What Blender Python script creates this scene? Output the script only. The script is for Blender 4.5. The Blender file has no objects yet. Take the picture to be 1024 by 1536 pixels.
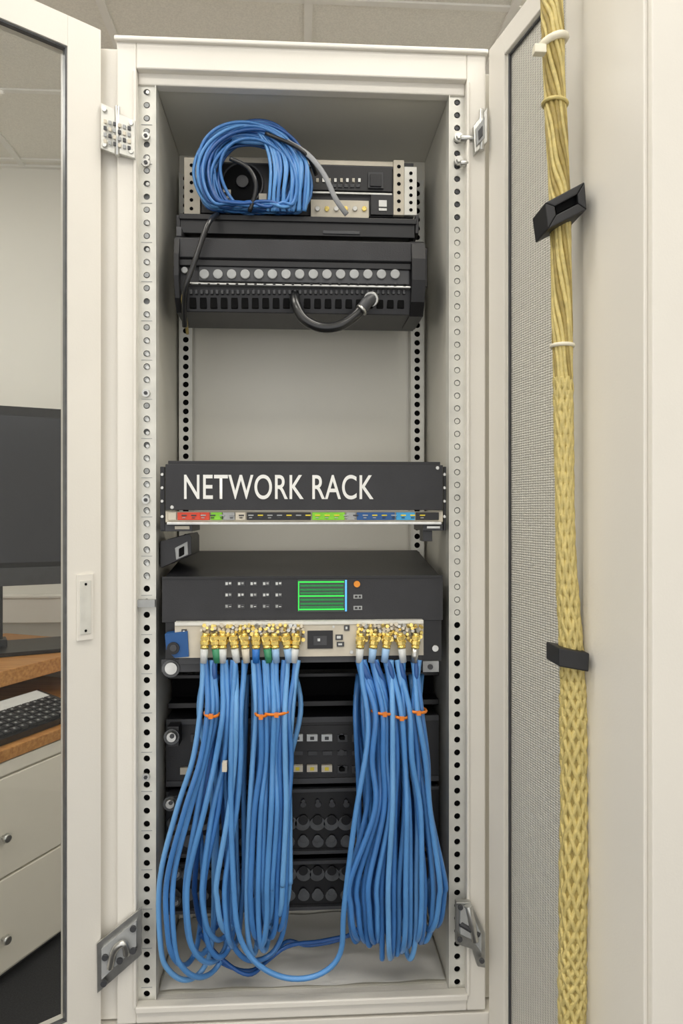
import bpy, bmesh, math, random
from mathutils import Vector, Matrix
random.seed(7)
scene = bpy.context.scene
scene.view_settings.view_transform = 'Standard'

# ------------------------------------------------------------------ image pixel to world calibration
EYE = 1.5; DIST = 1.1; F = 1100.0
TH = math.radians(3.38)
CT, ST = math.cos(TH), math.sin(TH)
def p(u, v, y):
    """image pixel u,v cast from the camera onto the plane at depth y -> metres"""
    t = (u-512)/F
    dx = t*CT + ST; dy = -t*ST + CT; dz = (768-v)/F
    s = (y+DIST)/dy
    return Vector((s*dx, y, EYE + s*dz))

# ------------------------------------------------------------------ materials
def lin(c):
    c = c/255.0
    return c/12.92 if c <= 0.04045 else ((c+0.055)/1.055)**2.4
MATS = {}
def mat(name, rgb, rough=0.5, metal=0.0, var=0.06, scale=30, bump=0.0, emit=0.0, coat=0.0, bscale=None, spec=0.5):
    m = bpy.data.materials.new(name); m.use_nodes = True
    nt = m.node_tree; b = nt.nodes['Principled BSDF']
    col = [lin(c) for c in rgb]
    tc = nt.nodes.new('ShaderNodeTexCoord')
    nz = nt.nodes.new('ShaderNodeTexNoise'); nz.inputs['Scale'].default_value = scale
    nz.inputs['Detail'].default_value = 4
    nt.links.new(tc.outputs['Object'], nz.inputs['Vector'])
    cr = nt.nodes.new('ShaderNodeValToRGB')
    cr.color_ramp.elements[0].position = 0.3; cr.color_ramp.elements[1].position = 0.7
    cr.color_ramp.elements[0].color = [c*(1-var) for c in col]+[1]
    cr.color_ramp.elements[1].color = [min(1, c*(1+var)) for c in col]+[1]
    nt.links.new(nz.outputs['Fac'], cr.inputs['Fac'])
    nt.links.new(cr.outputs['Color'], b.inputs['Base Color'])
    b.inputs['Roughness'].default_value = rough
    b.inputs['Metallic'].default_value = metal
    b.inputs['Specular IOR Level'].default_value = spec
    if coat: b.inputs['Coat Weight'].default_value = coat
    if emit:
        b.inputs['Emission Color'].default_value = col+[1]
        b.inputs['Emission Strength'].default_value = emit
    if bump:
        n2 = nt.nodes.new('ShaderNodeTexNoise'); n2.inputs['Scale'].default_value = bscale or scale*4
        nt.links.new(tc.outputs['Object'], n2.inputs['Vector'])
        bp = nt.nodes.new('ShaderNodeBump'); bp.inputs['Strength'].default_value = bump
        bp.inputs['Distance'].default_value = 0.002
        nt.links.new(n2.outputs['Fac'], bp.inputs['Height'])
        nt.links.new(bp.outputs['Normal'], b.inputs['Normal'])
    MATS[name] = m
    return m
M_WHITE = mat('painted_white_steel', (230,226,217), 0.36, var=0.018, scale=6, bump=0.05, bscale=400)
M_INNER = mat('painted_grey_steel', (216,213,202), 0.45, var=0.025, scale=5, bump=0.05, bscale=400)
M_RAIL = mat('rail_zinc_white', (218,217,209), 0.33, metal=0.15, var=0.08, scale=40)
M_LINER = mat('white_plastic_sheet', (232,230,224), 0.3, var=0.02, scale=30)
M_BLACK = mat('black_powder_steel', (35,35,38), 0.42, var=0.22, scale=20, bump=0.12, bscale=600)
M_BLACK2 = mat('satin_black_plastic', (22,22,25), 0.38, var=0.2, scale=20)
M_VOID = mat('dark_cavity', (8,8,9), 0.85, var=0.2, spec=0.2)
M_DKGREY = mat('dark_grey_plastic', (62,63,66), 0.42, var=0.14, scale=40)
M_BEIGE = mat('beige_panel', (208,200,182), 0.42, var=0.07, scale=30)
M_SILVER = mat('brushed_silver', (196,196,192), 0.28, metal=0.9, var=0.12, scale=60)
M_GREYDISC = mat('grey_plug', (162,164,164), 0.4, var=0.08, scale=50)
M_GREYDISC2 = mat('smoky_vent_disc', (88,90,92), 0.28, var=0.25, scale=60)
M_GOLD = mat('gold_plated_brass', (244,214,128), 0.24, metal=0.75, var=0.2, scale=120)
M_BLUE = mat('blue_cable_jacket', (86,144,204), 0.32, var=0.12, scale=14, coat=0.2)
M_BLUE_B = mat('blue_cable_jacket_mid', (68,124,188), 0.32, var=0.12, scale=14, coat=0.2)
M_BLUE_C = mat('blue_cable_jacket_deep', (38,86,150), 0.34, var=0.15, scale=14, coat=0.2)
M_BLUE_E = mat('blue_cable_jacket_light', (106,162,216), 0.32, var=0.1, scale=14, coat=0.2)
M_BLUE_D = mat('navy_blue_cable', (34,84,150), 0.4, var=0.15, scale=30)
M_ORANGE = mat('orange_tie', (226,126,32), 0.4, var=0.1)
M_WTXT = mat('white_lettering', (236,236,232), 0.5, var=0.01)
M_GREEN = mat('green_label', (130,205,50), 0.5, var=0.1)
M_RED = mat('red_label', (214,70,42), 0.5, var=0.1)
M_YEL = mat('yellow_label', (228,205,60), 0.5, var=0.1)
M_BLULAB = mat('blue_label', (30,84,144), 0.5, var=0.1)
M_CYAN = mat('cyan_label', (60,160,215), 0.5, var=0.1)
M_LEDG = mat('green_display_segment', (40,215,70), 0.4, emit=0.9, var=0.02)
M_LEDGM = mat('green_display_dim', (16,120,56), 0.4, emit=0.35, var=0.3, scale=900)
M_LEDGD = mat('green_display_glass', (10,46,24), 0.15, var=0.1, coat=0.5)
M_LEDB = mat('blue_led_bar', (80,160,255), 0.4, emit=1.0, var=0.02)
M_LEDO = mat('orange_led', (220,138,36), 0.4, emit=0.15, var=0.1, scale=300)
M_BLKCAB = mat('black_cable_jacket', (26,27,29), 0.3, var=0.2, coat=0.3)
M_GREYCAB = mat('grey_ribbon_cable', (150,152,155), 0.4, var=0.1)
M_YROPE = mat('yellow_braided_sleeve', (208,190,122), 0.36, var=0.16, scale=120, bump=0.4, bscale=900)
M_YROPE2 = mat('olive_braided_sleeve', (164,144,80), 0.45, var=0.18, scale=120, bump=0.4, bscale=900)
M_WALL = mat('wall_paint', (232,229,221), 0.8, var=0.01, scale=3, bump=0.05, bscale=300)
M_TILE = mat('ceiling_tile', (238,235,226), 0.9, var=0.07, scale=160, bump=0.4, bscale=260)
M_TBAR = mat('ceiling_t_bar', (240,238,232), 0.6, var=0.02)
M_CARPET = mat('dark_carpet', (46,46,48), 0.95, var=0.3, scale=200, bump=0.8, bscale=600)
M_DESKWHITE = mat('desk_white_laminate', (228,222,209), 0.45, var=0.01)
M_TAPE = mat('black_hook_loop', (28,28,30), 0.5, var=0.2)
M_WTIE = mat('white_nylon_tie', (232,226,206), 0.45, var=0.03)
M_SCREEN = mat('monitor_screen', (58,60,66), 0.2, var=0.0, scale=4)
M_KEY = mat('keyboard_key', (40,42,46), 0.5, var=0.1)
M_LCD = mat('pale_lcd', (208,211,210), 0.3, var=0.05)
M_SLEEVEB = mat('blue_boot', (40,110,190), 0.4, var=0.05)
M_SLEEVEG = mat('green_boot', (60,140,100), 0.4, var=0.05)
M_SLEEVEL = mat('pale_blue_boot', (150,185,222), 0.4, var=0.05)

def wood():
    m = bpy.data.materials.new('oak_desk'); m.use_nodes = True
    nt = m.node_tree; b = nt.nodes['Principled BSDF']
    tc = nt.nodes.new('ShaderNodeTexCoord'); mp = nt.nodes.new('ShaderNodeMapping')
    mp.inputs['Rotation'].default_value = (0,0,math.radians(-65))
    mp.inputs['Scale'].default_value = (2, 30, 30)
    nz = nt.nodes.new('ShaderNodeTexNoise'); nz.inputs['Scale'].default_value = 3; nz.inputs['Detail'].default_value = 8
    cr = nt.nodes.new('ShaderNodeValToRGB')
    cr.color_ramp.elements[0].position=0.3; cr.color_ramp.elements[1].position=0.75
    cr.color_ramp.elements[0].color=(lin(160),lin(106),lin(52),1); cr.color_ramp.elements[1].color=(lin(204),lin(150),lin(88),1)
    nt.links.new(tc.outputs['Object'], mp.inputs['Vector']); nt.links.new(mp.outputs['Vector'], nz.inputs['Vector'])
    nt.links.new(nz.outputs['Fac'], cr.inputs['Fac']); nt.links.new(cr.outputs['Color'], b.inputs['Base Color'])
    b.inputs['Roughness'].default_value=0.4
    return m
M_WOOD = wood()

def glass():
    m = bpy.data.materials.new('door_glass'); m.use_nodes = True
    nt = m.node_tree; nt.nodes.clear()
    o = nt.nodes.new('ShaderNodeOutputMaterial'); mx = nt.nodes.new('ShaderNodeMixShader')
    tr = nt.nodes.new('ShaderNodeBsdfTransparent'); tr.inputs['Color'].default_value=(0.95,0.965,0.97,1)
    gl = nt.nodes.new('ShaderNodeBsdfGlossy'); gl.inputs['Roughness'].default_value=0.02
    fr = nt.nodes.new('ShaderNodeFresnel'); fr.inputs['IOR'].default_value=1.3
    nt.links.new(fr.outputs[0], mx.inputs[0]); nt.links.new(tr.outputs[0], mx.inputs[1]); nt.links.new(gl.outputs[0], mx.inputs[2])
    nt.links.new(mx.outputs[0], o.inputs['Surface'])
    return m
M_GLASS = glass()

def meshmat():
    m = bpy.data.materials.new('woven_mesh_panel'); m.use_nodes = True
    nt = m.node_tree; b = nt.nodes['Principled BSDF']
    tc = nt.nodes.new('ShaderNodeTexCoord'); sp = nt.nodes.new('ShaderNodeSeparateXYZ')
    nt.links.new(tc.outputs['Object'], sp.inputs[0])
    def mth(op, a, bb=None):
        n = nt.nodes.new('ShaderNodeMath'); n.operation = op
        for i, x in enumerate((a, bb)):
            if x is None: continue
            if isinstance(x, (int, float)): n.inputs[i].default_value = x
            else: nt.links.new(x, n.inputs[i])
        return n.outputs[0]
    k = 2*math.pi/0.0068
    nz = nt.nodes.new('ShaderNodeTexNoise'); nz.inputs['Scale'].default_value=60
    nt.links.new(tc.outputs['Object'], nz.inputs['Vector'])
    wob = mth('MULTIPLY', nz.outputs['Fac'], 2.2)
    a1 = mth('ADD', mth('ADD', mth('MULTIPLY', sp.outputs['Y'], k*0.55), mth('MULTIPLY', sp.outputs['Z'], k)), wob)
    a2 = mth('SUBTRACT', mth('MULTIPLY', sp.outputs['Y'], k*0.55), mth('MULTIPLY', sp.outputs['Z'], k))
    pr = mth('MULTIPLY', mth('SINE', a1), mth('SINE', a2))
    cr = nt.nodes.new('ShaderNodeValToRGB')
    cr.color_ramp.elements[0].position=0.0; cr.color_ramp.elements[1].position=0.6
    cr.color_ramp.elements[0].color=(lin(218),lin(215),lin(205),1); cr.color_ramp.elements[1].color=(lin(178),lin(175),lin(166),1)
    nt.links.new(pr, cr.inputs['Fac']); nt.links.new(cr.outputs['Color'], b.inputs['Base Color'])
    bp = nt.nodes.new('ShaderNodeBump'); bp.inputs['Strength'].default_value=0.6; bp.inputs['Distance'].default_value=0.0012
    bp.invert = True
    nt.links.new(pr, bp.inputs['Height']); nt.links.new(bp.outputs['Normal'], b.inputs['Normal'])
    b.inputs['Roughness'].default_value=0.5
    return m
M_MESH = meshmat()

# ------------------------------------------------------------------ mesh builder
class MB:
    def __init__(s): s.bm = bmesh.new(); s.mats = []
    def mi(s, m):
        if m not in s.mats: s.mats.append(m)
        return s.mats.index(m)
    def face(s, vs, m, smooth=False):
        try: f = s.bm.faces.new(vs)
        except ValueError: return None
        f.material_index = s.mi(m); f.smooth = smooth; return f
    def hexa(s, pts, m, T=None):
        v = [s.bm.verts.new(T @ Vector(q) if T else Vector(q)) for q in pts]
        for f in ((0,1,2,3),(7,6,5,4),(0,4,5,1),(1,5,6,2),(2,6,7,3),(3,7,4,0)):
            s.face([v[i] for i in f], m)
    def box(s, x0,x1,y0,y1,z0,z1,m,T=None):
        if x0>x1: x0,x1=x1,x0
        if y0>y1: y0,y1=y1,y0
        if z0>z1: z0,z1=z1,z0
        s.hexa([(x0,y0,z0),(x0,y1,z0),(x1,y1,z0),(x1,y0,z0),(x0,y0,z1),(x0,y1,z1),(x1,y1,z1),(x1,y0,z1)], m, T)
    def bp(s,u0,v0,u1,v1,ya,yb,m):
        a=p(u0,(v0+v1)/2,ya).x; b=p(u1,(v0+v1)/2,ya).x
        zt=p((u0+u1)/2,v0,ya).z; zb=p((u0+u1)/2,v1,ya).z
        s.box(a,b,ya,yb,zb,zt,m)
    def cyl(s, c, axis, r, h, m, seg=20, r2=None, T=None, smooth=True, sx=1.0):
        """from c along axis by h"""
        c=Vector(c); ax=Vector(axis).normalized(); r2 = r if r2 is None else r2
        up = Vector((0,0,1)) if abs(ax.z)<0.9 else Vector((1,0,0))
        e1=up.cross(ax).normalized(); e2=ax.cross(e1)
        A=[];B=[]
        for i in range(seg):
            a=2*math.pi*i/seg; d=e1*math.cos(a)*sx+e2*math.sin(a)
            q=c+d*r; w=c+ax*h+d*r2
            if T: q=T@q; w=T@w
            A.append(s.bm.verts.new(q)); B.append(s.bm.verts.new(w))
        for i in range(seg):
            j=(i+1)%seg; s.face([A[i],A[j],B[j],B[i]],m,smooth)
        s.face(A[::-1],m); s.face(B,m)
    def tube(s, pts, r, m, seg=8, sub=5, flat=1.0, closed=False, rf=None):
        P=[Vector(q) for q in pts]; n=len(P); path=[]
        rng = n if closed else n-1
        for i in range(rng):
            if closed: a,b,c,d=P[(i-1)%n],P[i],P[(i+1)%n],P[(i+2)%n]
            else: a=P[max(i-1,0)];b=P[i];c=P[i+1];d=P[min(i+2,n-1)]
            for k in range(sub):
                t=k/sub
                path.append(0.5*((2*b)+(c-a)*t+(2*a-5*b+4*c-d)*t*t+(3*b-a-3*c+d)*t**3))
        if not closed: path.append(P[-1])
        N=len(path); rings=[]; nrm=None
        for i in range(N):
            if closed: tg=(path[(i+1)%N]-path[(i-1)%N])
            else: tg=path[min(i+1,N-1)]-path[max(i-1,0)]
            if tg.length<1e-9: tg=Vector((0,0,1))
            tg.normalize()
            if nrm is None:
                nrm = tg.cross(Vector((0,1,0.01))).normalized()
            nrm=(nrm-tg*nrm.dot(tg)).normalized(); bn=tg.cross(nrm)
            rr = r*(rf(i/(N-1)) if rf else 1)
            rings.append([s.bm.verts.new(path[i]+nrm*math.cos(2*math.pi*k/seg)*rr+bn*math.sin(2*math.pi*k/seg)*rr*flat) for k in range(seg)])
        for i in range(N if closed else N-1):
            A=rings[i];B=rings[(i+1)%N]
            for k in range(seg):
                l=(k+1)%seg; s.face([A[k],A[l],B[l],B[k]],m,True)
        if not closed: s.face(rings[0][::-1],m); s.face(rings[-1],m)
    def holeplate(s, x0,x1,z0,z1,y,r,m,th=0.002,sx=1.0,seg=16):
        """plate cell in XZ with a round hole through it"""
        cx=(x0+x1)/2; cz=(z0+z1)/2; hw=(x1-x0)/2; hh=(z1-z0)/2
        O=[];I=[];J=[]
        for i in range(seg):
            a=2*math.pi*i/seg+math.pi/4
            dx,dz=math.cos(a),math.sin(a)
            k=1/max(abs(dx),abs(dz)); O.append(s.bm.verts.new((cx+dx*k*hw,y,cz+dz*k*hh)))
            I.append(s.bm.verts.new((cx+dx*r*sx,y,cz+dz*r)))
            J.append(s.bm.verts.new((cx+dx*r*sx,y+th,cz+dz*r)))
        for i in range(seg):
            j=(i+1)%seg
            s.face([O[i],O[j],I[j],I[i]],m); s.face([I[i],I[j],J[j],J[i]],m)
    def done(s, name, parent=None, bevel=0.0, bseg=2):
        bmesh.ops.recalc_face_normals(s.bm, faces=s.bm.faces)
        xs=[v.co for v in s.bm.verts]
        lo=Vector([min(c[i] for c in xs) for i in range(3)]); hi=Vector([max(c[i] for c in xs) for i in range(3)])
        c=Vector(((lo.x+hi.x)/2,(lo.y+hi.y)/2,lo.z))
        for v in s.bm.verts: v.co-=c
        me=bpy.data.meshes.new(name); s.bm.to_mesh(me); s.bm.free()
        for m in s.mats: me.materials.append(m)
        o=bpy.data.objects.new(name,me); scene.collection.objects.link(o)
        if parent: o.parent=parent; o.location=c-parent.location
        else: o.location=c
        if bevel:
            b=o.modifiers.new('bevel','BEVEL'); b.width=bevel; b.segments=bseg; b.limit_method='ANGLE'; b.angle_limit=math.radians(50)
            b.harden_normals=False
        return o
def empty(name, loc):
    e=bpy.data.objects.new(name,None); e.empty_display_size=0.1; e.location=loc; scene.collection.objects.link(e); return e

# ------------------------------------------------------------------ room
CEIL=EYE+1.725; YB=2.65; XL=-2.7; XR=2.3; YF=-3.2
def simple(name,x0,x1,y0,y1,z0,z1,m,bevel=0):
    b=MB(); b.box(x0,x1,y0,y1,z0,z1,m); return b.done(name,bevel=bevel)
simple('floor',XL,XR,YF,YB,-0.05,0,M_CARPET)
simple('wall_back',XL-0.1,XR+0.1,YB,YB+0.1,0,CEIL,M_WALL)
simple('wall_left',XL-0.1,XL,YF,YB,0,CEIL,M_WALL)
simple('wall_right',XR,XR+0.1,YF,YB,0,CEIL,M_WALL)
b=MB(); b.box(XL,XR,YF,YB,CEIL,CEIL+0.05,M_TILE)
x=0.035-0.7*3
while x<XR:
    b.box(x-0.014,x+0.014,YF,YB,CEIL-0.008,CEIL,M_TBAR); x+=0.7
y=1.97-0.6*8
while y<YB:
    b.box(XL,XR,y-0.012,y+0.012,CEIL-0.007,CEIL,M_TBAR); y+=0.6
b.box(XL,XR,YB-0.025,YB,CEIL-0.01,CEIL,M_TBAR)
b.done('ceiling')
simple('baseboard_back',XL,XR,YB-0.015,YB,0,0.1,M_WHITE)
b=MB(); b.box(XL,XR,YB-0.07,YB,0.955,1.085,M_WHITE); b.box(XL,XR,YB-0.075,YB,1.075,1.09,M_WHITE); b.done('trim_1',bevel=0.004)

# ceiling lights (troffers)
M_DIFF=mat('troffer_diffuser',(255,250,241),0.5,var=0.0,emit=8.2)
def troffer(x,y,w=1.2,d=0.58):
    b=MB(); m=M_DIFF
    z=CEIL-0.03
    b.box(x-w/2,x+w/2,y-d/2,y-d/2+0.02,z,CEIL-0.008,M_TBAR); b.box(x-w/2,x+w/2,y+d/2-0.02,y+d/2,z,CEIL-0.008,M_TBAR)
    b.box(x-w/2,x-w/2+0.02,y-d/2,y+d/2,z,CEIL-0.008,M_TBAR); b.box(x+w/2-0.02,x+w/2,y-d/2,y+d/2,z,CEIL-0.008,M_TBAR)
    b.box(x-w/2+0.02,x+w/2-0.02,y-d/2+0.02,y+d/2-0.02,z+0.004,z+0.012,m)
    b.done('ceiling_light')
for (tx,ty) in ((-1.0,-1.6),(0.8,-1.6),(-1.0,-0.4),(0.8,-0.4),(-1.9,1.3),(1.4,1.3)):
    troffer(tx,ty)

# ------------------------------------------------------------------ cabinet
ZT=EYE+0.695; ZB=EYE-0.757
cab=empty('network_rack_cabinet',(0,0.13,0))
XFL=p(175,768,0).x; XFR=p(728,768,0).x
XIL=p(204,768,0).x; XIR=p(700,768,0).x
XWL=p(234,768,0.02).x-0.001; XWR=p(673,768,0.02).x+0.001
D=0.238
ZC=EYE+0.643; ZF=EYE-0.733
b=MB()
b.box(-0.302,XWL,0.028,D+0.02,ZB,ZT-0.012,M_INNER)
b.box(XWR,0.305,0.028,D+0.02,ZB,ZT-0.012,M_INNER)
b.box(XWL,XWR,D,D+0.02,ZB,ZT-0.012,M_INNER)
b.box(XWL,XWR,0.028,D,ZC,ZT-0.012,M_INNER)
b.box(XWL,XWR,0.028,D,ZB,ZF,M_INNER)
b.box(-0.302,XFL-0.001,0.012,0.028,ZB,ZT-0.004,M_WHITE)
b.box(-0.302,0.305,0.0,D+0.02,0.09,ZB-0.004,M_WHITE)
b.box(-0.28,0.285,0.03,D,0,0.09,M_DKGREY)
b.done('carcass',cab,bevel=0.0015)
b=MB()
zti=EYE+0.652
b.box(XFL,XIL,0,0.03,ZB,ZT,M_WHITE); b.box(XIR,XFR,0,0.03,ZB,ZT,M_WHITE)
b.box(XIL,XIR,0,0.03,zti+0.004,ZT,M_WHITE); b.box(XIL,XIR,0,0.03,ZB,ZF+0.0,M_WHITE)
b.box(XFL-0.003,XFR+0.003,-0.006,0.02,ZT-0.001,ZT+0.006,M_WHITE)
b.box(XIL,XIR,0.012,0.03,zti-0.013,zti+0.006,M_WHITE)
b.box(XIL-0.004,XIL+0.001,-0.004,0.01,ZF,zti,M_WHITE); b.box(XIR-0.001,XIR+0.004,-0.004,0.01,ZF,zti,M_WHITE)
b.box(XIL,XIR,-0.006,0.012,ZF-0.006,ZF+0.004,M_WHITE)
b.done('front_frame',cab,bevel=0.002)
def rail(b,x0,x1,y,z0,z1,pitch,r,back_hi,back_lo,zsplit,m=M_RAIL,sx=1.0):
    n=int((z1-z0)/pitch); pt=(z1-z0)/n
    for i in range(n): b.holeplate(x0,x1,z0+i*pt,z0+(i+1)*pt,y,r,m,sx=sx)
    b.box(x0,x1,y+0.007,y+0.008,z0,zsplit,back_lo); b.box(x0,x1,y+0.007,y+0.008,zsplit,z1,back_hi)  # dark backing strips stand in for the shade behind the holes
    b.box(x0-0.0015,x0,y-0.003,y+0.02,z0,z1,m); b.box(x1,x1+0.0015,y-0.003,y+0.02,z0,z1,m)
b=MB()
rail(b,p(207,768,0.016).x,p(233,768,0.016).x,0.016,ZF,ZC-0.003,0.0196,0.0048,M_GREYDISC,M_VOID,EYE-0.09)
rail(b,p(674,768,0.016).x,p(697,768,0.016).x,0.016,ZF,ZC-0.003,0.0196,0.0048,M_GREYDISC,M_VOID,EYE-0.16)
n=int((ZC-0.003-ZF)/0.0196); pt=(ZC-0.003-ZF)/n
xa=(p(207,768,0.016).x+p(233,768,0.016).x)/2; xb=(p(674,768,0.016).x+p(697,768,0.016).x)/2
for i in range(n):
    z=ZF+(i+0.5)*pt
    if z>EYE-0.10 and random.random()<0.75: b.cyl((xa,0.0185,z),(0,-1,0),0.0036,0.003,M_GREYDISC,12)
    if z>EYE-0.10 and random.random()<0.5: b.cyl((xa+0.002,0.015,z-0.002),(0,-1,0),0.0026,0.003,M_SILVER,10)
    if z>EYE-0.16 and z<EYE+0.45: b.cyl((xb,0.0190,z),(0,-1,0),0.0037,0.002,M_RAIL,12)
    if z>EYE+0.45: b.cyl((xb-0.0005,0.0195,z),(0,-1,0),0.0030,0.003,M_DKGREY,12)
    if i%3==0: b.box(xa-0.008,xa+0.008,0.0152,0.016,z+pt/2-0.0004,z+pt/2+0.0004,M_GREYDISC)
for v in (205,245,590,750,905,1165):
    c=p(219,v,0.014); b.cyl(c,(0,-1,0),0.0058,0.003,M_SILVER,14); b.cyl(c+Vector((0,-0.003,0)),(0,-1,0),0.003,0.0015,M_DKGREY,6)
b.bp(204,900,232,911,0.004,0.016,M_GREYDISC)
for v in (208,243):
    c=p(687,v,0.014); b.cyl(c,(0,-1,0),0.007,0.006,M_SILVER,14); b.cyl(c+Vector((0,-0.006,0)),(0,-1,0),0.0045,0.004,M_SILVER,6)
b.done('front_rails',cab)
b=MB()
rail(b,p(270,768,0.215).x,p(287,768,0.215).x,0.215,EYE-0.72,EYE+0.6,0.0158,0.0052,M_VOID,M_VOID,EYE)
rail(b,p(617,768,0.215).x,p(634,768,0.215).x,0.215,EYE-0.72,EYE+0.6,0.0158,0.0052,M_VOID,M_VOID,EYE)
b.done('rear_rails',cab)

# doors ------------------------------------------------------------
def doorT(hx,hy,dx,dy,nx,ny):
    return Matrix(((dx,nx,0,hx),(dy,ny,0,hy),(0,0,1,EYE),(0,0,0,1)))
TL=doorT(-0.289,-0.004,-0.788,-0.616,0.616,-0.788)
b=MB(); W=0.30; t=0.026; z0=-0.775; z1=0.708; SW=0.049
b.box(0,SW,-t,0,z0,z1,M_WHITE,TL); b.box(W-SW,W,-t,0,z0,z1,M_WHITE,TL)
b.box(SW,W-SW,-t,0,z1-0.044,z1,M_WHITE,TL); b.box(SW,W-SW,-t,0,z0,z0+0.047,M_WHITE,TL)
for a in ((SW,SW+0.0025,z0+0.047,z1-0.044),(W-SW-0.0025,W-SW,z0+0.047,z1-0.044),(SW+0.0025,W-SW-0.0025,z1-0.0465,z1-0.044),(SW+0.0025,W-SW-0.0025,z0+0.047,z0+0.0495)):
    b.box(a[0],a[1],-0.012,-0.003,a[2],a[3],M_GREYDISC2,TL)
b.box(SW+0.002,W-SW-0.002,-0.010,-0.008,z0+0.049,z1-0.046,M_GLASS,TL)
b.box(0.013,0.037,0,0.004,-0.185,-0.090,M_WHITE,TL); b.box(0.017,0.033,0.004,0.0055,-0.176,-0.099,M_RAIL,TL)
b.cyl((0.025,0.0055,-0.104),(0,1,0),0.002,0.001,M_VOID,10,T=TL); b.cyl((0.025,0.0055,-0.171),(0,1,0),0.002,0.001,M_VOID,10,T=TL)
b.done('glass_door',cab,bevel=0.0015)
TR=doorT(0.288,-0.004,0.208,-0.978,-0.978,-0.208)
b=MB(); z0=-0.79; z1=0.700
b.box(0,0.048,-0.045,0,z0,z1,M_WHITE,TR)
b.box(0.048,0.051,-0.045,-0.004,z0,z1-0.03,M_INNER,TR)
b.box(0.048,0.205,-0.045,0,z1-0.036,z1,M_WHITE,TR); b.box(0.048,0.205,-0.045,0,z0,z0+0.04,M_WHITE,TR)
b.box(0.205,0.250,-0.045,-0.002,z0,z1,M_WHITE,TR)
b.box(0.250,0.360,-0.045,0.004,z0,z1,M_WHITE,TR)
b.box(0.360,0.368,-0.070,0.000,z0,z1,M_WHITE,TR)
b.box(0.051,0.054,-0.009,-0.005,z0+0.04,z1-0.036,M_DKGREY,TR)
b.box(0.051,0.205,-0.009,-0.006,z1-0.039,z1-0.036,M_DKGREY,TR)
b.done('mesh_door_frame',cab,bevel=0.0015)
b=MB(); b.box(0.051,0.205,-0.014,-0.010,z0+0.04,z1-0.036,M_MESH,TR); b.done('mesh_door_panel',cab)

# hinges -----------------------------------------------------------
def plate(b,uv,ya,yb,m):
    A=[b.bm.verts.new(p(u,v,ya)) for u,v in uv]; B=[b.bm.verts.new(p(u,v,ya)+Vector((0,yb-ya,0))) for u,v in uv]
    b.face(A,m); b.face(B[::-1],m); n=len(A)
    for i in range(n): j=(i+1)%n; b.face([A[i],A[j],B[j],B[i]],m)
b=MB()
plate(b,[(151,154),(176,166),(176,232),(151,222)],-0.010,-0.005,M_RAIL)
plate(b,[(172,168),(202,180),(202,237),(172,228)],-0.012,-0.005,M_RAIL)
for i in range(6):
    for j in range(4):
        u=155+i*7.2; v=178+j*10+i*2
        plate(b,[(u,v),(u+4.6,v+1),(u+4.6,v+7),(u,v+6)],-0.0145,-0.012,[M_BEIGE,M_DKGREY,M_GREYDISC][(i*2+j)%3])
b.cyl(p(176,160,-0.01),(0,0,-1),0.004,0.072,M_SILVER,12)
for q in ((157,165),(197,186),(197,228),(157,218)): b.cyl(p(*q,-0.011),(0,-1,0),0.0035,0.003,M_SILVER,12)
b.done('hinge_upper_glass',cab,bevel=0.0006)
b=MB()
plate(b,[(145,1416),(212,1362),(212,1432),(146,1490)],-0.012,-0.006,M_SILVER)
plate(b,[(152,1424),(204,1382),(204,1420),(152,1470)],-0.018,-0.012,M_GREYDISC)
b.tube([p(165,1452,-0.02),p(172,1425,-0.026),p(186,1415,-0.026),p(190,1432,-0.02)],0.005,M_SILVER)
for q in ((158,1435),(200,1392),(200,1425),(156,1474),(180,1440)): b.cyl(p(*q,-0.018),(0,-1,0),0.0045,0.004,M_DKGREY,12)
b.done('hinge_lower_glass',cab,bevel=0.001)
b=MB()
plate(b,[(710,188),(731,160),(731,212),(712,230)],-0.014,-0.002,M_SILVER)
plate(b,[(714,192),(727,174),(727,206),(715,218)],-0.018,-0.014,M_GREYDISC)
plate(b,[(717,196),(724,187),(724,203),(718,210)],-0.020,-0.018,M_DKGREY)
b.cyl(p(690,208,0.0),(1,0,0),0.005,0.022,M_SILVER,12); b.cyl(p(690,245,0.0),(1,0,0),0.0045,0.012,M_SILVER,12)
b.cyl(p(722,164,-0.012),(0,0,-1),0.004,0.062,M_SILVER,10)
b.done('hinge_upper_mesh',cab,bevel=0.001)
b=MB()
plate(b,[(684,1354),(706,1354),(728,1400),(728,1452),(716,1450),(708,1424),(684,1416)],-0.014,-0.003,M_SILVER)
plate(b,[(690,1362),(704,1362),(722,1402),(722,1430),(708,1410),(690,1402)],-0.022,-0.014,M_GREYDISC)
b.cyl(p(702,1358,-0.02),(0.2,0,-1),0.006,0.055,M_SILVER,12)
b.cyl(p(690,1385,-0.02),(0.8,0,-0.5),0.0045,0.034,M_DKGREY,10)
for q in ((690,1360),(689,1408),(722,1440)): b.cyl(p(*q,-0.02),(0,-1,0),0.004,0.004,M_DKGREY,12)
b.done('hinge_lower_mesh',cab,bevel=0.001)

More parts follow.
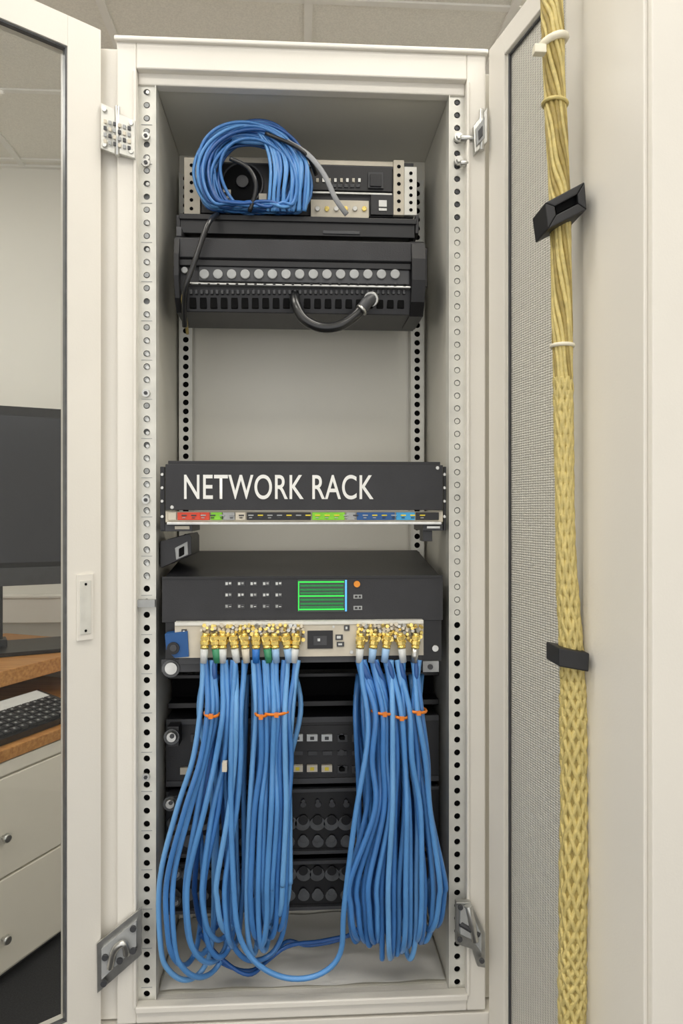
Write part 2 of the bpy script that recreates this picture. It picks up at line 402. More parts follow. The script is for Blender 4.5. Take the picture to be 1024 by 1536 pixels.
# ------------------------------------------------------------------ upper shelf + device
b=MB()
b.bp(268,324,625,332,0.06,0.205,M_BLACK2); b.bp(270,331,622,353,0.064,0.070,M_BLACK2)
b.bp(264,322,270,350,0.062,0.205,M_BLACK); b.bp(623,322,628,350,0.062,0.205,M_BLACK)
b.bp(484,346,540,351,0.062,0.064,M_DKGREY)
b.done('rack_shelf',bevel=0.001)
b=MB(); y=0.105
b.bp(280,240,620,322.5,y,0.203,M_BLACK)
b.bp(300,239,606,246,y-0.004,y,M_BEIGE); b.bp(300,246,594,250,y-0.003,y,M_DKGREY)
b.bp(276,236,300,322.5,y-0.006,y,M_BEIGE); b.bp(590,240,606,322.5,y-0.008,y,M_BEIGE); b.bp(606,250,625,322.5,y-0.006,y,M_RAIL)
for i in range(6):
    b.cyl(p(287,248+i*13,y-0.006),(0,-1,0),0.003,0.001,M_VOID,10); b.cyl(p(598,250+i*13,y-0.008),(0,-1,0),0.0032,0.001,M_VOID,10)
    b.cyl(p(616,260+i*11,y-0.006),(0,-1,0),0.003,0.001,M_VOID,10)
b.bp(466,250,588,286,y-0.005,y,M_BLACK2); b.bp(466,288,588,291,y-0.006,y,M_SILVER)
for i in range(8): b.bp(474+i*9,267,478+i*9,273,y-0.007,y-0.005,M_SILVER if i%2 else M_BEIGE)
for i in range(5): b.bp(498+i*9,276,504+i*9,281,y-0.007,y-0.005,M_DKGREY)
b.bp(552,258,575,282,y-0.009,y-0.005,M_DKGREY); b.bp(555,261,572,279,y-0.012,y-0.009,M_BLACK)
b.bp(466,300,553,326,y-0.012,y,M_BEIGE); b.bp(556,292,590,322,y-0.006,y,M_BLACK); b.bp(568,300,580,310,y-0.008,y-0.006,M_WTXT); b.bp(568,312,580,316,y-0.008,y-0.006,M_WTXT)
for i in range(6): b.cyl(p(476+i*14,314,y-0.012),(0,-1,0),0.004,0.004,M_GOLD if i%2 else M_SILVER,10)
# fan bay seen through the coil
b.bp(326,246,404,320,y-0.008,y,M_BLACK2)
fc=p(364,276,y-0.008)
b.cyl(fc,(0,-1,0),0.034,0.004,M_DKGREY,28); b.cyl(fc+Vector((0,-0.004,0)),(0,-1,0),0.031,0.001,M_VOID,28)
for k in range(7):
    a=k*2*math.pi/7; T=Matrix.Translation(fc+Vector((0,-0.006,0)))@Matrix.Rotation(a,4,'Y')@Matrix.Rotation(0.5,4,'Z')
    b.box(0.006,0.028,-0.001,0.001,-0.006,0.006,M_DKGREY,T)
b.cyl(fc+Vector((0,-0.004,0)),(0,-1,0),0.010,0.007,M_BLACK,20)
b.bp(334,284,346,318,y-0.016,y-0.008,M_BEIGE); b.bp(388,290,400,318,y-0.016,y-0.008,M_BEIGE); b.bp(346,306,388,318,y-0.014,y-0.008,M_BEIGE)
for k in range(3): b.bp(336,288+k*9,344,293+k*9,y-0.018,y-0.016,M_BLACK2)
b.done('audio_visual_receiver',bevel=0.0012)

# coiled blue cable (with the two loose leads caught in it)
coil=empty('coiled_ethernet_cable',p(380,322,0.07))
b=MB(); zfl=p(400,323.5,0.07).z
for i in range(38):
    f=random.random()**0.6
    cu=381+random.uniform(-7,7); rx=(0.052+0.030*f); rz=(0.054+0.029*f)
    yy=0.066+random.uniform(-0.018,0.006)
    c=p(cu,263,yy); c.z+=random.uniform(-0.006,0.004)
    tilt=random.uniform(-0.6,0.6); pts=[]; ph=random.random()*6.28
    for k in range(20):
        a=2*math.pi*k/20
        X=rx*math.cos(a); Z=rz*math.sin(a)
        wob=1+0.035*math.sin(2*a+ph)+0.025*math.sin(3*a+ph*2)
        if math.cos(a)<0: X*=1.05
        q=c+Vector((X*wob+tilt*Z*0.22, 0.010*math.sin(a+ph), Z*wob))
        q.z=max(q.z,zfl+0.003+random.random()*0.008)
        pts.append(q)
    b.tube(pts,0.0026,random.choice([M_BLUE_B,M_BLUE_C,M_BLUE_C,M_BLUE,M_BLUE_B]),seg=8,sub=4,closed=True)
for i in range(14):
    u=404+i*4.3+random.uniform(-2,2)
    pts=[p(352+random.uniform(-8,8),194+i*1.4,0.054),p(u-26,194+i*1.9+random.uniform(-3,3),0.050),p(u-6,216+i*1.5,0.046),p(u+2,250,0.042),p(u+random.uniform(-3,3),288,0.042),p(u-2,317,0.050)]
    b.tube(pts,0.0027,random.choice([M_BLUE_B,M_BLUE_C,M_BLUE]),seg=8)
b.done('coil',coil)
b=MB(); b.tube([p(430,212,0.04),p(462,232,0.038),(p(486,262,0.040)),p(503,298,0.045),p(520,322,0.058)],0.0042,M_GREYCAB,flat=0.3)
b.tube([p(398,200,0.040),p(440,218,0.036),p(462,236,0.042),p(474,262,0.07)],0.0032,M_BLKCAB)
b.tube([p(345,238,0.038),p(372,252,0.034),p(384,280,0.034),p(374,318,0.046)],0.0035,M_BLKCAB)
b.done('loose_leads',coil)

# ------------------------------------------------------------------ patch panel
b=MB(); y=0.032
xl=p(262,400,y).x; xr=p(637,400,y).x
z_=lambda v: p(450,v,y).z
def prof(b,x0,x1,pts,m):
    A=[b.bm.verts.new((x0,yy,zz)) for yy,zz in pts]; B=[b.bm.verts.new((x1,yy,zz)) for yy,zz in pts]
    n=len(A); b.face(A,m); b.face(B[::-1],m)
    for i in range(n): j=(i+1)%n; b.face([A[i],B[i],B[j],A[j]],m)
prof(b,xl,xr,[(y+0.004,z_(358)),(y-0.004,z_(362)),(y-0.004,z_(390)),(y+0.006,z_(396)),(y+0.006,z_(436)),(y+0.016,z_(466)),(0.15,z_(466)),(0.15,z_(355)),(y+0.02,z_(355))],M_BLACK)
b.bp(268,392,616,401,y-0.002,y+0.006,M_BLACK2)
b.bp(298,402,614,424,y+0.001,y+0.006,M_DKGREY)
for i in range(15):
    b.cyl(p(306.5+i*20.4,412,y+0.001),(0,-1,0),0.0073,0.004,M_GREYDISC,20)
b.cyl(p(277,406,y+0.004),(0,-1,0),0.005,0.004,M_GREYDISC,14)
b.bp(276,426,616,429,y-0.004,y+0.006,M_SILVER)
for i in range(24): b.bp(283+i*14,424.5,287+i*14,427,y-0.006,y-0.004,M_BLACK2)
for i in range(42):
    b.bp(284+i*7.8,434,288.5+i*7.8,441,y+0.002,y+0.01,M_DKGREY)
    if i%2==0: b.bp(284+i*7.8,446,294+i*7.8,462,y+0.009,y+0.016,M_VOID)
for (ua,ub) in ((262,270),(616,637)):
    x0=p(ua,400,y).x; x1=p(ub,400,y).x
    prof(b,x0,x1,[(y-0.006,z_(364)),(y-0.012,z_(388)),(y-0.012,z_(420)),(y+0.0,z_(450)),(y+0.016,z_(468)),(0.13,z_(468)),(0.13,z_(355)),(y+0.01,z_(355))],M_BLACK2)
b.bp(264,340,272,354,y+0.01,0.1,M_DKGREY); b.bp(628,372,641,430,y+0.02,0.1,M_BLACK2)
b.done('patch_panel',bevel=0.003)
b=MB()
b.tube([p(442,440,0.045),p(443,455,0.025),p(455,478,0.018),p(480,491,0.016),p(508,489,0.016),p(532,474,0.02),p(548,456,0.024),p(556,448,0.034)],0.0078,M_BLKCAB,seg=14)
b.tube([p(543,464,0.020),p(550,454,0.020),p(558,448,0.026)],0.0092,M_DKGREY,seg=14)
b.cyl(p(541,466,0.0185),(0.7,0,0.7),0.0098,0.004,M_SILVER,14); b.cyl(p(556,449,0.022),(0.3,0.8,0.3),0.0112,0.010,M_SILVER,14)
b.done('black_power_cable')
b=MB(); b.tube([p(326,322,0.05),p(313,334,0.018),p(300,368,0.012),p(290,398,0.010),p(280,425,0.014),p(276,455,0.03),p(277,490,0.05)],0.0042,M_BLKCAB)
b.tube([p(280,425,0.016),p(274,450,0.03),p(278,475,0.05),p(281,500,0.09)],0.0026,M_YROPE2)
b.done('hanging_black_cable')

# ------------------------------------------------------------------ label panel
lp=empty('network_rack_label_panel',p(450,780,0.0))
b=MB(); y=-0.002
b.bp(248,697,664,765,y,y+0.02,M_BLACK); b.bp(252,692,660,699,y+0.004,y+0.06,M_BLACK2)
b.bp(248,767,664,783,y+0.006,y+0.05,M_BEIGE); b.bp(250,783,662,787,y-0.002,y+0.05,M_SILVER)
segs=[(252,264,M_BEIGE),(266,300,M_RED),(300,314,M_RED),(316,333,M_GREEN),(334,352,M_GREYDISC),(353,368,M_BEIGE),(370,466,M_BLACK2),(468,488,M_GREEN),(488,517,M_GREEN),(519,533,M_GREYDISC),(535,592,M_BLULAB),(594,622,M_CYAN),(624,658,M_BLACK2)]
for a,c,m in segs:
    b.bp(a,768.5,c,780,y+0.002,y+0.006,m)
for k in range(26):
    u=272+k*14.3; b.bp(u,772,u+8,774,y+0.0008,y+0.0021,random.choice([M_YEL,M_DKGREY,M_GREYDISC]))
    b.bp(u+1,776,u+6,777.4,y+0.0008,y+0.0021,random.choice([M_GREYDISC,M_DKGREY,M_BLACK2]))
b.bp(240,700,247,796,y+0.010,y+0.017,M_BLACK2); b.bp(665,700,669,796,y+0.010,y+0.017,M_BLACK2)
for v in (712,732,752,775):
    b.cyl(p(243.5,v,y+0.010),(0,-1,0),0.0024,0.003,M_SILVER,10); b.cyl(p(666,v,y+0.010),(0,-1,0),0.0024,0.003,M_SILVER,10)
b.bp(240,786,288,797,y+0.012,y+0.10,M_DKGREY); b.bp(634,786,664,796,y+0.012,y+0.10,M_DKGREY)
b.bp(262,789,284,794,y+0.009,y+0.012,M_BEIGE); b.bp(640,789,660,793,y+0.009,y+0.012,M_SILVER)
b.bp(634,796,648,812,y+0.03,y+0.06,M_DKGREY)
for q in ((258,761),(656,702)): b.cyl(p(*q,y),(0,-1,0),0.0028,0.001,M_SILVER,12)
b.done('panel',lp,bevel=0.0012)
tcu=bpy.data.curves.new('lettering_src','FONT'); tcu.body='NETWORK RACK'; tcu.extrude=0.0; tcu.offset=0.008; tcu.space_character=1.04
to=bpy.data.objects.new('lettering_src',tcu); scene.collection.objects.link(to)
bpy.context.view_layer.update()
dg=bpy.context.evaluated_depsgraph_get()
me=bpy.data.meshes.new_from_object(to.evaluated_get(dg)); bpy.data.objects.remove(to)
xs=[v.co.x for v in me.vertices]; x0_,x1_=min(xs),max(xs)
A=p(276,749,-0.0025); B=p(560,712,-0.0025)
zl=p(418,749,-0.0025).z; zh=p(418,712,-0.0025).z
ys=[v.co.y for v in me.vertices]; a_,b_=min(ys),max(ys)
for v in me.vertices:
    fx=(v.co.x-x0_)/(x1_-x0_); fy=(v.co.y-a_)/(b_-a_)
    v.co=Vector((A.x+(B.x-A.x)*fx, -0.0028, zl+(zh-zl)*fy))
me.materials.clear(); me.materials.append(M_WTXT)
lt=bpy.data.objects.new('lettering',me); scene.collection.objects.link(lt)
lt.parent=lp; lt.location=-lp.location

b=MB()
plate(b,[(240,812),(284,800),(287,806),(287,832),(242,852),(240,850)],0.03,0.12,M_BLACK)
plate(b,[(262,822),(281,812),(282,832),(264,840)],0.028,0.03,M_GREYDISC)
plate(b,[(268,823),(276,819),(276,832),(268,836)],0.026,0.028,M_VOID)
b.done('cable_arm_bracket',bevel=0.001)

# ------------------------------------------------------------------ main appliance
app=empty('rack_network_appliance',p(450,990,0.05))
b=MB(); y=0.0
xl=p(243,890,y).x; xr=p(664,890,y).x
zt=p(450,866,y).z; zb=p(450,932,y).z
zback=p(450,826,0.20).z
prof(b,xl,xr,[(y,zt),(y,zb),(0.014,zb),(0.014,zt)],M_BLACK)
A=[(xl+0.002,0.014,zb),(xr-0.002,0.014,zb),(xr-0.002,0.014,zt),(xl+0.002,0.014,zt)]
B=[(xl+0.006,0.205,zb),(xr-0.006,0.205,zb),(xr-0.006,0.205,zback),(xl+0.006,0.205,zback)]
b.hexa([A[0],A[3],A[2],A[1],B[0],B[3],B[2],B[1]],M_BLACK)
b.bp(243,864,664,868,y-0.002,y+0.002,M_BLACK2)
b.bp(248,932,662,994,y+0.006,0.2,M_BLACK2)
for r in range(3):
    for c in range(5):
        u=337+c*18.8; v=872+r*17
        b.bp(u,v,u+11,v+7,y-0.0015,y,M_DKGREY)
        b.bp(u+1,v+1.5,u+4.5,v+5.5,y-0.0025,y-0.0015,M_LCD if r<2 else M_GREYDISC); b.bp(u+6,v+1.5+(r==2)*2,u+9.5,v+4.5,y-0.0025,y-0.0015,M_GREYDISC if (r+c)%2 else M_LCD)
b.bp(446,869,521,918,y-0.0015,y,M_LEDGD)
for v in (873,894,914): b.bp(449,v-1,516,v+1.0,y-0.0022,y-0.0015,M_LEDG)
for v in (877,883,888,898,904,909): b.bp(450,v,515,v+3.0,y-0.0019,y-0.0015,M_LEDGM)
b.bp(447,872,448.5,916,y-0.0022,y-0.0015,M_LEDG)
b.bp(517.5,870,520,917,y-0.0022,y-0.0015,M_LEDB)
b.cyl(p(535,876,y),(0,-1,0),0.0048,0.003,M_LEDO,16)
for v in (892,909):
    b.bp(530,v,543,v+6,y-0.0015,y,M_GREYDISC); b.bp(532,v+1.5,536,v+4.5,y-0.0022,y-0.0015,M_BLACK2); b.bp(538,v+1.5,541,v+4.5,y-0.0022,y-0.0015,M_BLACK2)
y2=-0.012
b.bp(262,934,635,985,y2,y+0.01,M_BEIGE); b.bp(262,932,635,937,y2-0.002,y+0.01,M_RAIL)
b.bp(268,984,632,994,y2+0.006,y+0.02,M_DKGREY)
b.bp(461,946,499,973,y2-0.002,y2,M_BLACK2); b.bp(470,954,490,968,y2-0.0026,y2-0.002,M_DKGREY); b.bp(476,958,480,962,y2-0.004,y2-0.002,M_LCD)
for a in ((503,952,514,960),(505,963,516,970),(516,938,524,946),(272,944,280,950)): b.bp(*a,y2-0.002,y2,M_DKGREY); b.bp(a[0]+2,a[1]+2,a[2]-3,a[3]-2,y2-0.0028,y2-0.002,M_LCD)
b.cyl(p(500,940,y2),(0,-1,0),0.002,0.001,M_SILVER,8); b.cyl(p(527,978,y2),(0,-1,0),0.003,0.001,M_SILVER,8)
plate(b,[(247,951),(281,947),(283,985),(262,987),(249,974)],-0.016,0.006,M_BLULAB)
b.cyl(p(260,972,-0.016),(0,-1,0),0.009,0.004,M_BLACK2,20); b.cyl(p(260,972,-0.020),(0,-1,0),0.005,0.002,M_DKGREY,16)
b.cyl(p(652,972,y+0.006),(0,-1,0),0.005,0.004,M_SILVER,14)
b.bp(242,989,300,1008,0.003,0.012,M_DKGREY); b.cyl(p(257,1002,0.006),(0,-1,0),0.013,0.006,M_GREYDISC2,24); b.cyl(p(257,1002,0.0),(0,-1,0),0.009,0.005,M_SILVER,24)
b.bp(634,992,658,1008,0.002,0.012,M_GREYDISC); b.cyl(p(645,1000,0.002),(0,-1,0),0.004,0.003,M_DKGREY,14)
b.done('chassis',app,bevel=0.001)

# gold connectors
LU=[308,321,334,349,366,384,398,411,428,445]
RU=[541,562,582,600,624]
b=MB()
for grp,(ua,ub) in ((0,(302,456)),(1,(534,633))):
    n=int((ub-ua)/6.0)
    for r in range(6):
        for k in range(n):
            u=ua+(k+0.5)*(ub-ua)/n+random.uniform(-1,1); v=938+r*4.4+random.uniform(-1,1)
            m=random.choice([M_GOLD,M_GOLD,M_BEIGE,M_BEIGE,M_SILVER] if r<3 else [M_GOLD,M_GOLD,M_GOLD,M_SILVER])
            b.cyl(p(u,v,-0.0125),(random.uniform(-.3,.3),-1,random.uniform(-.3,.3)),0.0022+0.001*random.random(),0.005+0.003*random.random(),m,6,smooth=False)
sleeves=[M_LCD,M_SLEEVEG,M_LCD,M_LCD,M_BEIGE,M_SLEEVEB,M_SLEEVEG,M_SLEEVEL,M_SLEEVEL,M_LCD,M_LCD,M_SLEEVEL,M_SLEEVEL,M_LCD,M_SILVER]
for i,u in enumerate(LU+RU):
    top=p(u,950,-0.026); tl=random.uniform(-0.14,0.14); ax=Vector((tl,0.0,-1)).normalized()
    pos=lambda d: top+ax*d
    b.cyl(pos(0),ax,0.0046,0.005,M_GOLD,10); b.cyl(pos(0.004),ax,0.0068,0.005,M_GOLD,6,smooth=False)
    b.cyl(pos(0.009),ax,0.0054,0.003,M_GOLD,12); b.cyl(pos(0.011),ax,0.0070,0.005,M_GOLD,8,smooth=False)
    b.cyl(pos(0.016),ax,0.0052,0.003,M_GOLD,12); b.cyl(pos(0.018),ax,0.0062,0.004,M_GOLD,12)
    b.cyl(top+Vector((0,0.014,-0.008)),(0,-1,0),0.0052,0.018,M_GOLD,12)
    b.cyl(pos(0.022),ax,0.0060,0.021,sleeves[i],12,r2=0.0050)
b.done('gold_coax_connectors',app)

# ------------------------------------------------------------------ patch cables
cables=empty('blue_patch_cable_bundle',p(450,1470,0.0))
BL=[M_BLUE,M_BLUE,M_BLUE_B,M_BLUE_E]
def cable(b,uv,r=0.0040,m=None):
    b.tube([p(u,v,y) for (u,v,y) in uv],r,m or random.choice(BL),seg=10,sub=6)
J=lambda a: random.uniform(-a,a)
def loop(b,us,u1,u2,u3,vb,ur,yfront,yback,m=None,w=None):
    w = w or (ur-u3)
    j1=J(4); j2=J(4)
    cable(b,[(us,990,-0.024),(us+(u1-us)*0.35+j1*0.3,1018,-0.027),(u1,1070,yfront-0.004),(u1+(u2-u1)*0.45+j1,1140,yfront+J(0.003)),(u2+j2,1215,yfront+J(0.004)),(u3,1320,yfront+0.003),
             (u3+w*0.02,vb-48,yfront+0.006),(u3+w*0.18,vb-14,yfront+0.010),(u3+w*0.5,vb,(yfront+yback)/2),(u3+w*0.82,vb-16,yback),(u3+w,vb-60,yback),
             (ur+J(4),1300,yback+0.004),(ur+J(6)+(us-ur)*0.3,1180,yback+0.006),(us+J(6),1070,yback),(us+J(5),1012,0.035)],m=m)
b=MB()
A_=[(304,300,268,239,1470,318),(308,311,280,248,1448,300),(318,318,290,262,1466,340),(322,325,300,278,1432,322),
 (334,334,308,284,1444,346),(338,341,322,302,1410,352),(349,348,328,309,1436,352),(352,354,340,324,1398,356),(366,361,352,336,1420,362)]
for i,(a,c,d,e,f,g) in enumerate(A_):
    loop(b,a,c,d+J(2),e+J(3),f,g,-0.026-0.012*((i*2)%3)/2,0.012+0.012*(i%3)/2)
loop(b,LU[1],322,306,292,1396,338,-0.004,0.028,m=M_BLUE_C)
b.done('left_run',cables)
b=MB()
B_=[(380,384,374,370,1432,390),(386,391,384,377,1406,392),(396,399,393,386,1426,402),(400,405,400,393,1390,402),(409,411,408,401,1420,412),
    (414,417,415,409,1384,414),(426,422,420,416,1406,420),(431,427,427,423,1372,424),(443,433,433,430,1394,420),(447,438,436,436,1362,424)]
for i,(a,c,d,e,f,g) in enumerate(B_):
    loop(b,a,c,d+J(1.5),e+J(1.5),f,g-10,-0.028-0.010*((i*2)%3)/2,0.002+0.010*(i%3)/2,w=-16-J(6) if i>3 else 18)
b.done('middle_run',cables)
b=MB()
nC=18
for i in range(nC):
    t=i/(nC-1); us=RU[min(4,int(t*4.99))]+((i%4)-1.5)*3.0
    u3=520+t*146; vb=1430-30*((t-0.5)*2)**2+J(14)
    loop(b,us,558+t*74+J(1.5),551+t*100+J(5),u3+J(4),vb,592+(u3-592)*0.62+J(7),-0.026-0.016*((i*2)%3)/2,0.004+0.016*(i%3)/2)
for i in range(6):
    t=i/5; us=RU[min(4,int(t*4.99))]
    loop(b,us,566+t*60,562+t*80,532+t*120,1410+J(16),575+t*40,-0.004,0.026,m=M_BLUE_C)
b.done('right_run',cables)
b=MB()
cable(b,[(353,990,-0.026),(348,1080,-0.040),(346,1200,-0.040),(350,1320,-0.036),(358,1400,-0.032),(385,1445,-0.03),(430,1467,-0.028),(478,1462,-0.028),(510,1430,-0.03),(516,1360,-0.036),(532,1230,-0.042),(552,1100,-0.042),(543,1020,-0.032),(541,990,-0.026)],m=M_BLUE)
cable(b,[(369,990,-0.020),(356,1100,-0.020),(342,1300,-0.02),(344,1400,-0.01),(372,1440,0.0),(412,1425,0.02),(430,1360,0.02),(430,1200,0.02),(428,1020,0.02)],m=M_BLUE_B)
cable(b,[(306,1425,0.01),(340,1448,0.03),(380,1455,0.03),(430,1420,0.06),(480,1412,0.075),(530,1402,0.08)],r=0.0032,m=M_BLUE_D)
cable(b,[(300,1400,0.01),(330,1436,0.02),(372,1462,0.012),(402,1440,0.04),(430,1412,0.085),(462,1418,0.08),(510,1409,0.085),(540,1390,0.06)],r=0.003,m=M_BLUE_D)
b.done('slack_run',cables)
b=MB()
for (u,v,hw) in ((318,1070,10),(392,1071,8),(415,1068,17),(575,1067,16),(600,1073,11),(625,1065,13)):
    c=p(u,v,-0.034); pts=[]
    for k in range(16):
        a=2*math.pi*k/16; pts.append(c+Vector((hw/1000*1.05*math.cos(a),0.017*math.sin(a)+0.002,0.0012*math.cos(a+u))))
    b.tube(pts,0.0022,M_ORANGE,seg=6,sub=3,closed=True)
    b.box(c.x-0.003,c.x+0.003,c.y-0.019,c.y-0.013,c.z-0.003,c.z+0.003,M_ORANGE)
b.bp(333,1144,340,1158,-0.050,-0.040,M_BEIGE)
b.done('orange_ties',cables)

# ------------------------------------------------------------------ lower rack units
def screw(b,u,v,y,r=0.011):
    b.cyl(p(u,v,y),(0,-1,0),r,0.006,M_GREYDISC2,24); b.cyl(p(u,v,y-0.006),(0,-1,0),r*0.75,0.008,M_SILVER,24,r2=r*0.6)
    b.cyl(p(u,v,y-0.014),(0,-1,0),r*0.3,0.002,M_DKGREY,12)
YU=0.075; UL,UR=249,658
b=MB()
b.bp(UL,1076,UR,1176,YU,0.2,M_BLACK); b.bp(UL,1076,UR,1084,YU-0.004,YU,M_DKGREY); b.bp(UL,1168,UR,1176,YU-0.003,YU,M_DKGREY)
b.bp(430,1088,560,1126,YU-0.002,YU,M_BLACK2)
for r,v in enumerate((1102,1127,1149)):
    for k in range(12):
        u=286+k*22
        if r==1: b.bp(u,v,u+14,v+6,YU-0.003,YU,M_DKGREY)
        else:
            b.bp(u,v,u+15,v+11,YU-0.004,YU,M_DKGREY); b.bp(u+4,v+3,u+11,v+8,YU-0.006,YU-0.004,M_VOID)
for k in range(3):
    b.bp(438+k*22,1102,454+k*22,1112,YU-0.0065,YU,M_LCD); b.bp(443+k*22,1105,449+k*22,1110,YU-0.007,YU-0.0065,M_DKGREY)
    b.bp(438+k*22,1148,454+k*22,1158,YU-0.0065,YU,M_BEIGE); b.bp(443+k*22,1151,449+k*22,1156,YU-0.007,YU-0.0065,M_YEL)
b.bp(270,1152,284,1162,YU-0.005,YU,M_BEIGE)
for k in range(6): b.cyl(p(512+(k%2)*24,1104+(k//2)*24,YU),(0,-1,0),0.005,0.004,M_DKGREY,12)
b.bp(532,1100,548,1112,YU-0.005,YU,M_DKGREY); b.bp(535,1102,542,1110,YU-0.006,YU-0.005,M_GOLD)
b.bp(251,1090,268,1120,YU-0.03,YU,M_BLACK); screw(b,258,1104,YU-0.03,0.012)
b.done('rack_server',bevel=0.001)
b=MB(); b.bp(258,1004,650,1058,0.13,0.20,M_VOID); b.bp(252,1010,658,1016,0.10,0.13,M_BLACK2); b.bp(252,1052,658,1060,0.09,0.13,M_BLACK2)  # near-black fill: darkness of the gap under the appliance put into colour
b.done('painted_gap_shade',bevel=0.001)
for n,(v0,v1) in enumerate(((1184,1282),(1292,1366))):
    b=MB()
    b.bp(UL,v0,UR,v1,YU+0.005,0.2,M_BLACK2); b.bp(UL,v0,UR,v0+5,YU-0.004,YU+0.005,M_DKGREY); b.bp(UL,v1-5,UR,v1,YU-0.004,YU+0.005,M_DKGREY)
    rows=((v0+22,M_DKGREY,0.0045),(v0+50,M_GREYDISC2,0.0112),(v0+78,M_GREYDISC2,0.0085)) if n==0 else ((v0+18,M_GREYDISC2,0.0108),(v0+50,M_GREYDISC2,0.0085))
    for (v,m,r) in rows:
        for k in range(18):
            u=262+k*21.4
            b.cyl(p(u+random.uniform(-1,1),v,YU+0.005),(0,-1,0),r,0.004,m,22,sx=1.12)
            b.cyl(p(u,v-4,YU+0.001),(0,-1,0),r*0.7,0.001,M_BLACK2 if r>0.01 else m,18)
    if n==0: b.bp(251,1194,266,1214,YU-0.03,YU,M_BLACK); screw(b,256,1204,YU-0.03,0.011)
    else: screw(b,265,1308,YU-0.02,0.009); screw(b,264,1350,YU-0.01,0.008)
    b.done('vented_rack_unit',bevel=0.0008)

bm=MB(); nx,ny=60,26; vs=[]
for j in range(ny+1):
    for i in range(nx+1):
        X=XWL+0.004+(XWR-XWL-0.008)*i/nx; Y=0.032+(0.2-0.0)*j/ny
        h=0.0015+0.0022*(1+math.sin(i*0.31+j*0.45)*math.cos(i*0.17-j*0.36))
        vs.append(bm.bm.verts.new((X,Y,ZF+h)))
for j in range(ny):
    for i in range(nx):
        a=j*(nx+1)+i; bm.face([vs[a],vs[a+1],vs[a+nx+2],vs[a+nx+1]],M_LINER,True)
bm.done('plastic_floor_liner')

# ------------------------------------------------------------------ yellow braided bundle on the mesh door
yb=empty('yellow_braided_cable_bundle',p(858,1600,-0.25))
path=[(824,-60),(827,0),(829,60),(832,150),(837,250),(840,330),(842,450),(844,560),(846,700),(849,850),(857,985),(860,1100),(861,1250),(859,1400),(858,1500),(857,1620)]
wid=[17,17,16.5,16,16,15.5,15,14.5,13,14.5,18,20.5,21.5,21.5,21,20]
C=[p(u,v,-0.25) for u,v in path]
def cr(P,t):
    n=len(P)-1; i=min(int(t*n),n-1); f=t*n-i
    a=P[max(i-1,0)];bb=P[i];c=P[i+1];d=P[min(i+2,n)]
    return 0.5*((2*bb)+(c-a)*f+(2*a-5*bb+4*c-d)*f*f+(3*bb-a-3*c+d)*f**3)
b=MB()
N=300
ctr=[cr(C,i/N) for i in range(N+1)]; rad=[cr(wid,i/N)*0.00077*(1+0.03*math.sin(i*0.21)) for i in range(N+1)]
rings=[]
for i in range(N+1):
    rings.append([b.bm.verts.new(ctr[i]+Vector((math.cos(a),math.sin(a),0))*rad[i]*0.86) for a in [2*math.pi*k/16 for k in range(16)]])
for i in range(N):
    for k in range(16): l=(k+1)%16; b.face([rings[i][k],rings[i][l],rings[i+1][l],rings[i+1][k]],M_YROPE2,True)
K=int(N*0.47)
for k in range(13):
    pts=[]
    for i in range(0,K+4):
        a=2*math.pi*(k/13)+i*0.055+0.12*math.sin(i*0.3+k)
        pts.append(ctr[i]+Vector((math.cos(a),math.sin(a),0))*rad[i]*0.84)
    b.tube(pts,0.0027,random.choice([M_YROPE,M_YROPE,M_YROPE2]),seg=6,sub=1)
for s_ in (1,-1):
    for k in range(9):
        pts=[]
        for i in range(K,N+1):
            a=2*math.pi*(k/9)+s_*(i-K)*0.14
            q=1.0+0.05*math.sin(i*1.3+k*2)*s_
            pts.append(ctr[i]+Vector((math.cos(a),math.sin(a),0))*rad[i]*0.84*q)
        b.tube(pts,0.0030,M_YROPE,seg=6,sub=1)
b.done('braid',yb)
b=MB()
o=[(817,304),(877,272),(880,314),(822,343)]; q_=[(832,309),(866,291),(867,305),(834,322)]
for i in range(4):
    j=(i+1)%4; plate(b,[o[i],o[j],q_[j],q_[i]],-0.278,-0.232,M_TAPE)
plate(b,q_,-0.270,-0.235,M_VOID)
plate(b,[(838,972),(884,980),(883,1008),(838,1000)],-0.274,-0.230,M_TAPE)
b.done('black_clips',yb,bevel=0.0015)
b=MB()
for (u,v,a,rr) in ((829,64,0.35,0.0142),(843,519,0.0,0.0125),(832,156,-0.1,0.0135)):
    c=p(u,v,-0.25); pts=[c+Vector((rr*math.cos(2*math.pi*k/16),rr*math.sin(2*math.pi*k/16),rr*a*math.cos(2*math.pi*k/16))) for k in range(16)]
    b.tube(pts,0.0024 if v!=64 else 0.0045,M_WTIE if v!=156 else M_YROPE,seg=8,sub=3,closed=True)
c=p(810,74,-0.262); b.box(c.x-0.008,c.x+0.006,c.y-0.005,c.y+0.005,c.z-0.006,c.z+0.004,M_WTIE)
b.done('nylon_ties',yb,bevel=0.001)

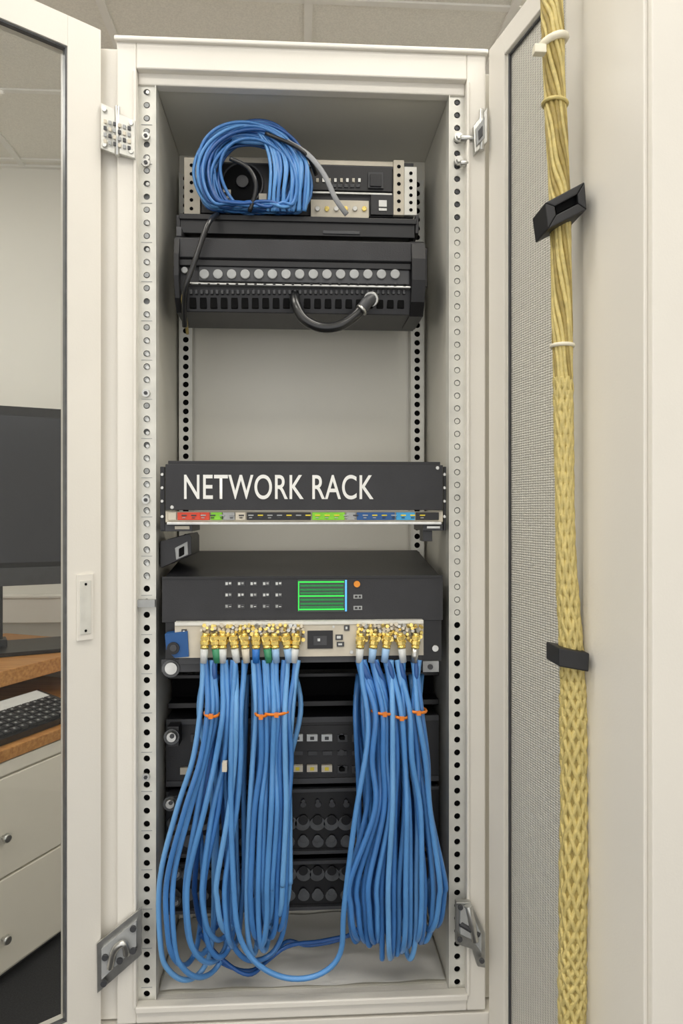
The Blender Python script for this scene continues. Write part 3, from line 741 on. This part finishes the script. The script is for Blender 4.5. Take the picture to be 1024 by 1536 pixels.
# ------------------------------------------------------------------ desk, monitor, keyboard
TD=Matrix(((0.4226,-0.9063,0,-0.834),(0.9063,0.4226,0,1.513),(0,0,1,0),(0,0,0,1)))
b=MB()
b.box(-1.1,0.70,-0.02,0.95,0.712,0.75,M_WOOD,TD)
b.box(-1.05,0.66,0.0,0.9,0.03,0.712,M_DESKWHITE,TD); b.box(-1.03,0.64,0.03,0.88,0.0,0.03,M_DKGREY,TD)
for k in range(3):
    e0=-1.04+k*0.57
    for (za,zb_) in ((0.665,0.708),(0.345,0.658),(0.045,0.338)):
        b.box(e0,e0+0.562,-0.014,0.0,za,zb_,M_DESKWHITE,TD)
for e in (-0.26,-0.83,0.31):
    for zz in (0.475,0.155):
        b.cyl((e,-0.014,zz),(0,-1,0),0.006,0.016,M_SILVER,12,T=TD); b.cyl((e,-0.030,zz),(0,-1,0),0.016,0.012,M_SILVER,20,T=TD,r2=0.013)
b.box(-0.9,0.66,0.27,0.93,0.862,0.92,M_WOOD,TD)
for e in (-0.88,0.60): b.box(e,e+0.04,0.29,0.92,0.75,0.862,M_DESKWHITE,TD)
b.box(-0.84,0.6,0.80,0.84,0.75,0.862,M_DESKWHITE,TD)
b.done('office_desk',bevel=0.003)
TM=Matrix(((0.906,-0.4226,0,-1.285),(0.4226,0.906,0,2.02),(0,0,1,0),(0,0,0,1)))
b=MB()
b.box(-0.52,0.43,0.0,0.03,1.19,1.945,M_BLACK2,TM); b.box(-0.30,0.22,0.03,0.07,1.3,1.8,M_BLACK,TM)
b.box(-0.50,0.41,-0.003,0.0,1.285,1.905,M_SCREEN,TM); b.box(-0.52,0.43,-0.008,0.0,1.19,1.265,M_DKGREY,TM)
b.box(-0.05,0.06,0.03,0.06,0.94,1.35,M_BLACK,TM)
b.box(-0.20,0.34,-0.16,0.16,0.921,0.937,M_BLACK2,TM)
b.box(-0.065,0.075,0.0,0.09,0.935,0.965,M_BLACK,TM)
b.done('computer_monitor',bevel=0.005)
KT=TD@Matrix.Translation((0,0.015,0.752))@Matrix.Rotation(math.radians(12),4,'X')
b=MB()
b.box(-0.62,0.16,0.0,0.24,0.0,0.022,M_BLACK2,KT)
b.box(-0.60,0.14,0.165,0.23,0.022,0.026,M_LCD,KT)
for r in range(5):
    for c in range(21):
        e=-0.60+c*0.035
        b.box(e,e+0.029,0.012+r*0.030,0.036+r*0.030,0.022,0.032,M_KEY,KT)
        b.box(e+0.009,e+0.017,0.020+r*0.030,0.028+r*0.030,0.032,0.0324,M_GREYDISC,KT)
b.box(-0.60,-0.58,0.19,0.23,0.0,-0.045,M_BLACK2,KT); b.box(0.08,0.10,0.19,0.23,0.0,-0.045,M_BLACK2,KT)
b.done('keyboard',bevel=0.002)

# ------------------------------------------------------------------ world + camera
w=bpy.data.worlds.new('world'); scene.world=w; w.use_nodes=True
w.node_tree.nodes['Background'].inputs[0].default_value=(1.0,0.985,0.965,1)
w.node_tree.nodes['Background'].inputs[1].default_value=1.35
cd=bpy.data.cameras.new('camera'); cam=bpy.data.objects.new('camera',cd); scene.collection.objects.link(cam)
cd.sensor_fit='VERTICAL'; cd.sensor_height=24; cd.lens=F/1536*24; cd.clip_start=0.02
cam.location=(0,-DIST,EYE); cam.rotation_euler=(math.radians(90),0,-TH)
scene.camera=cam
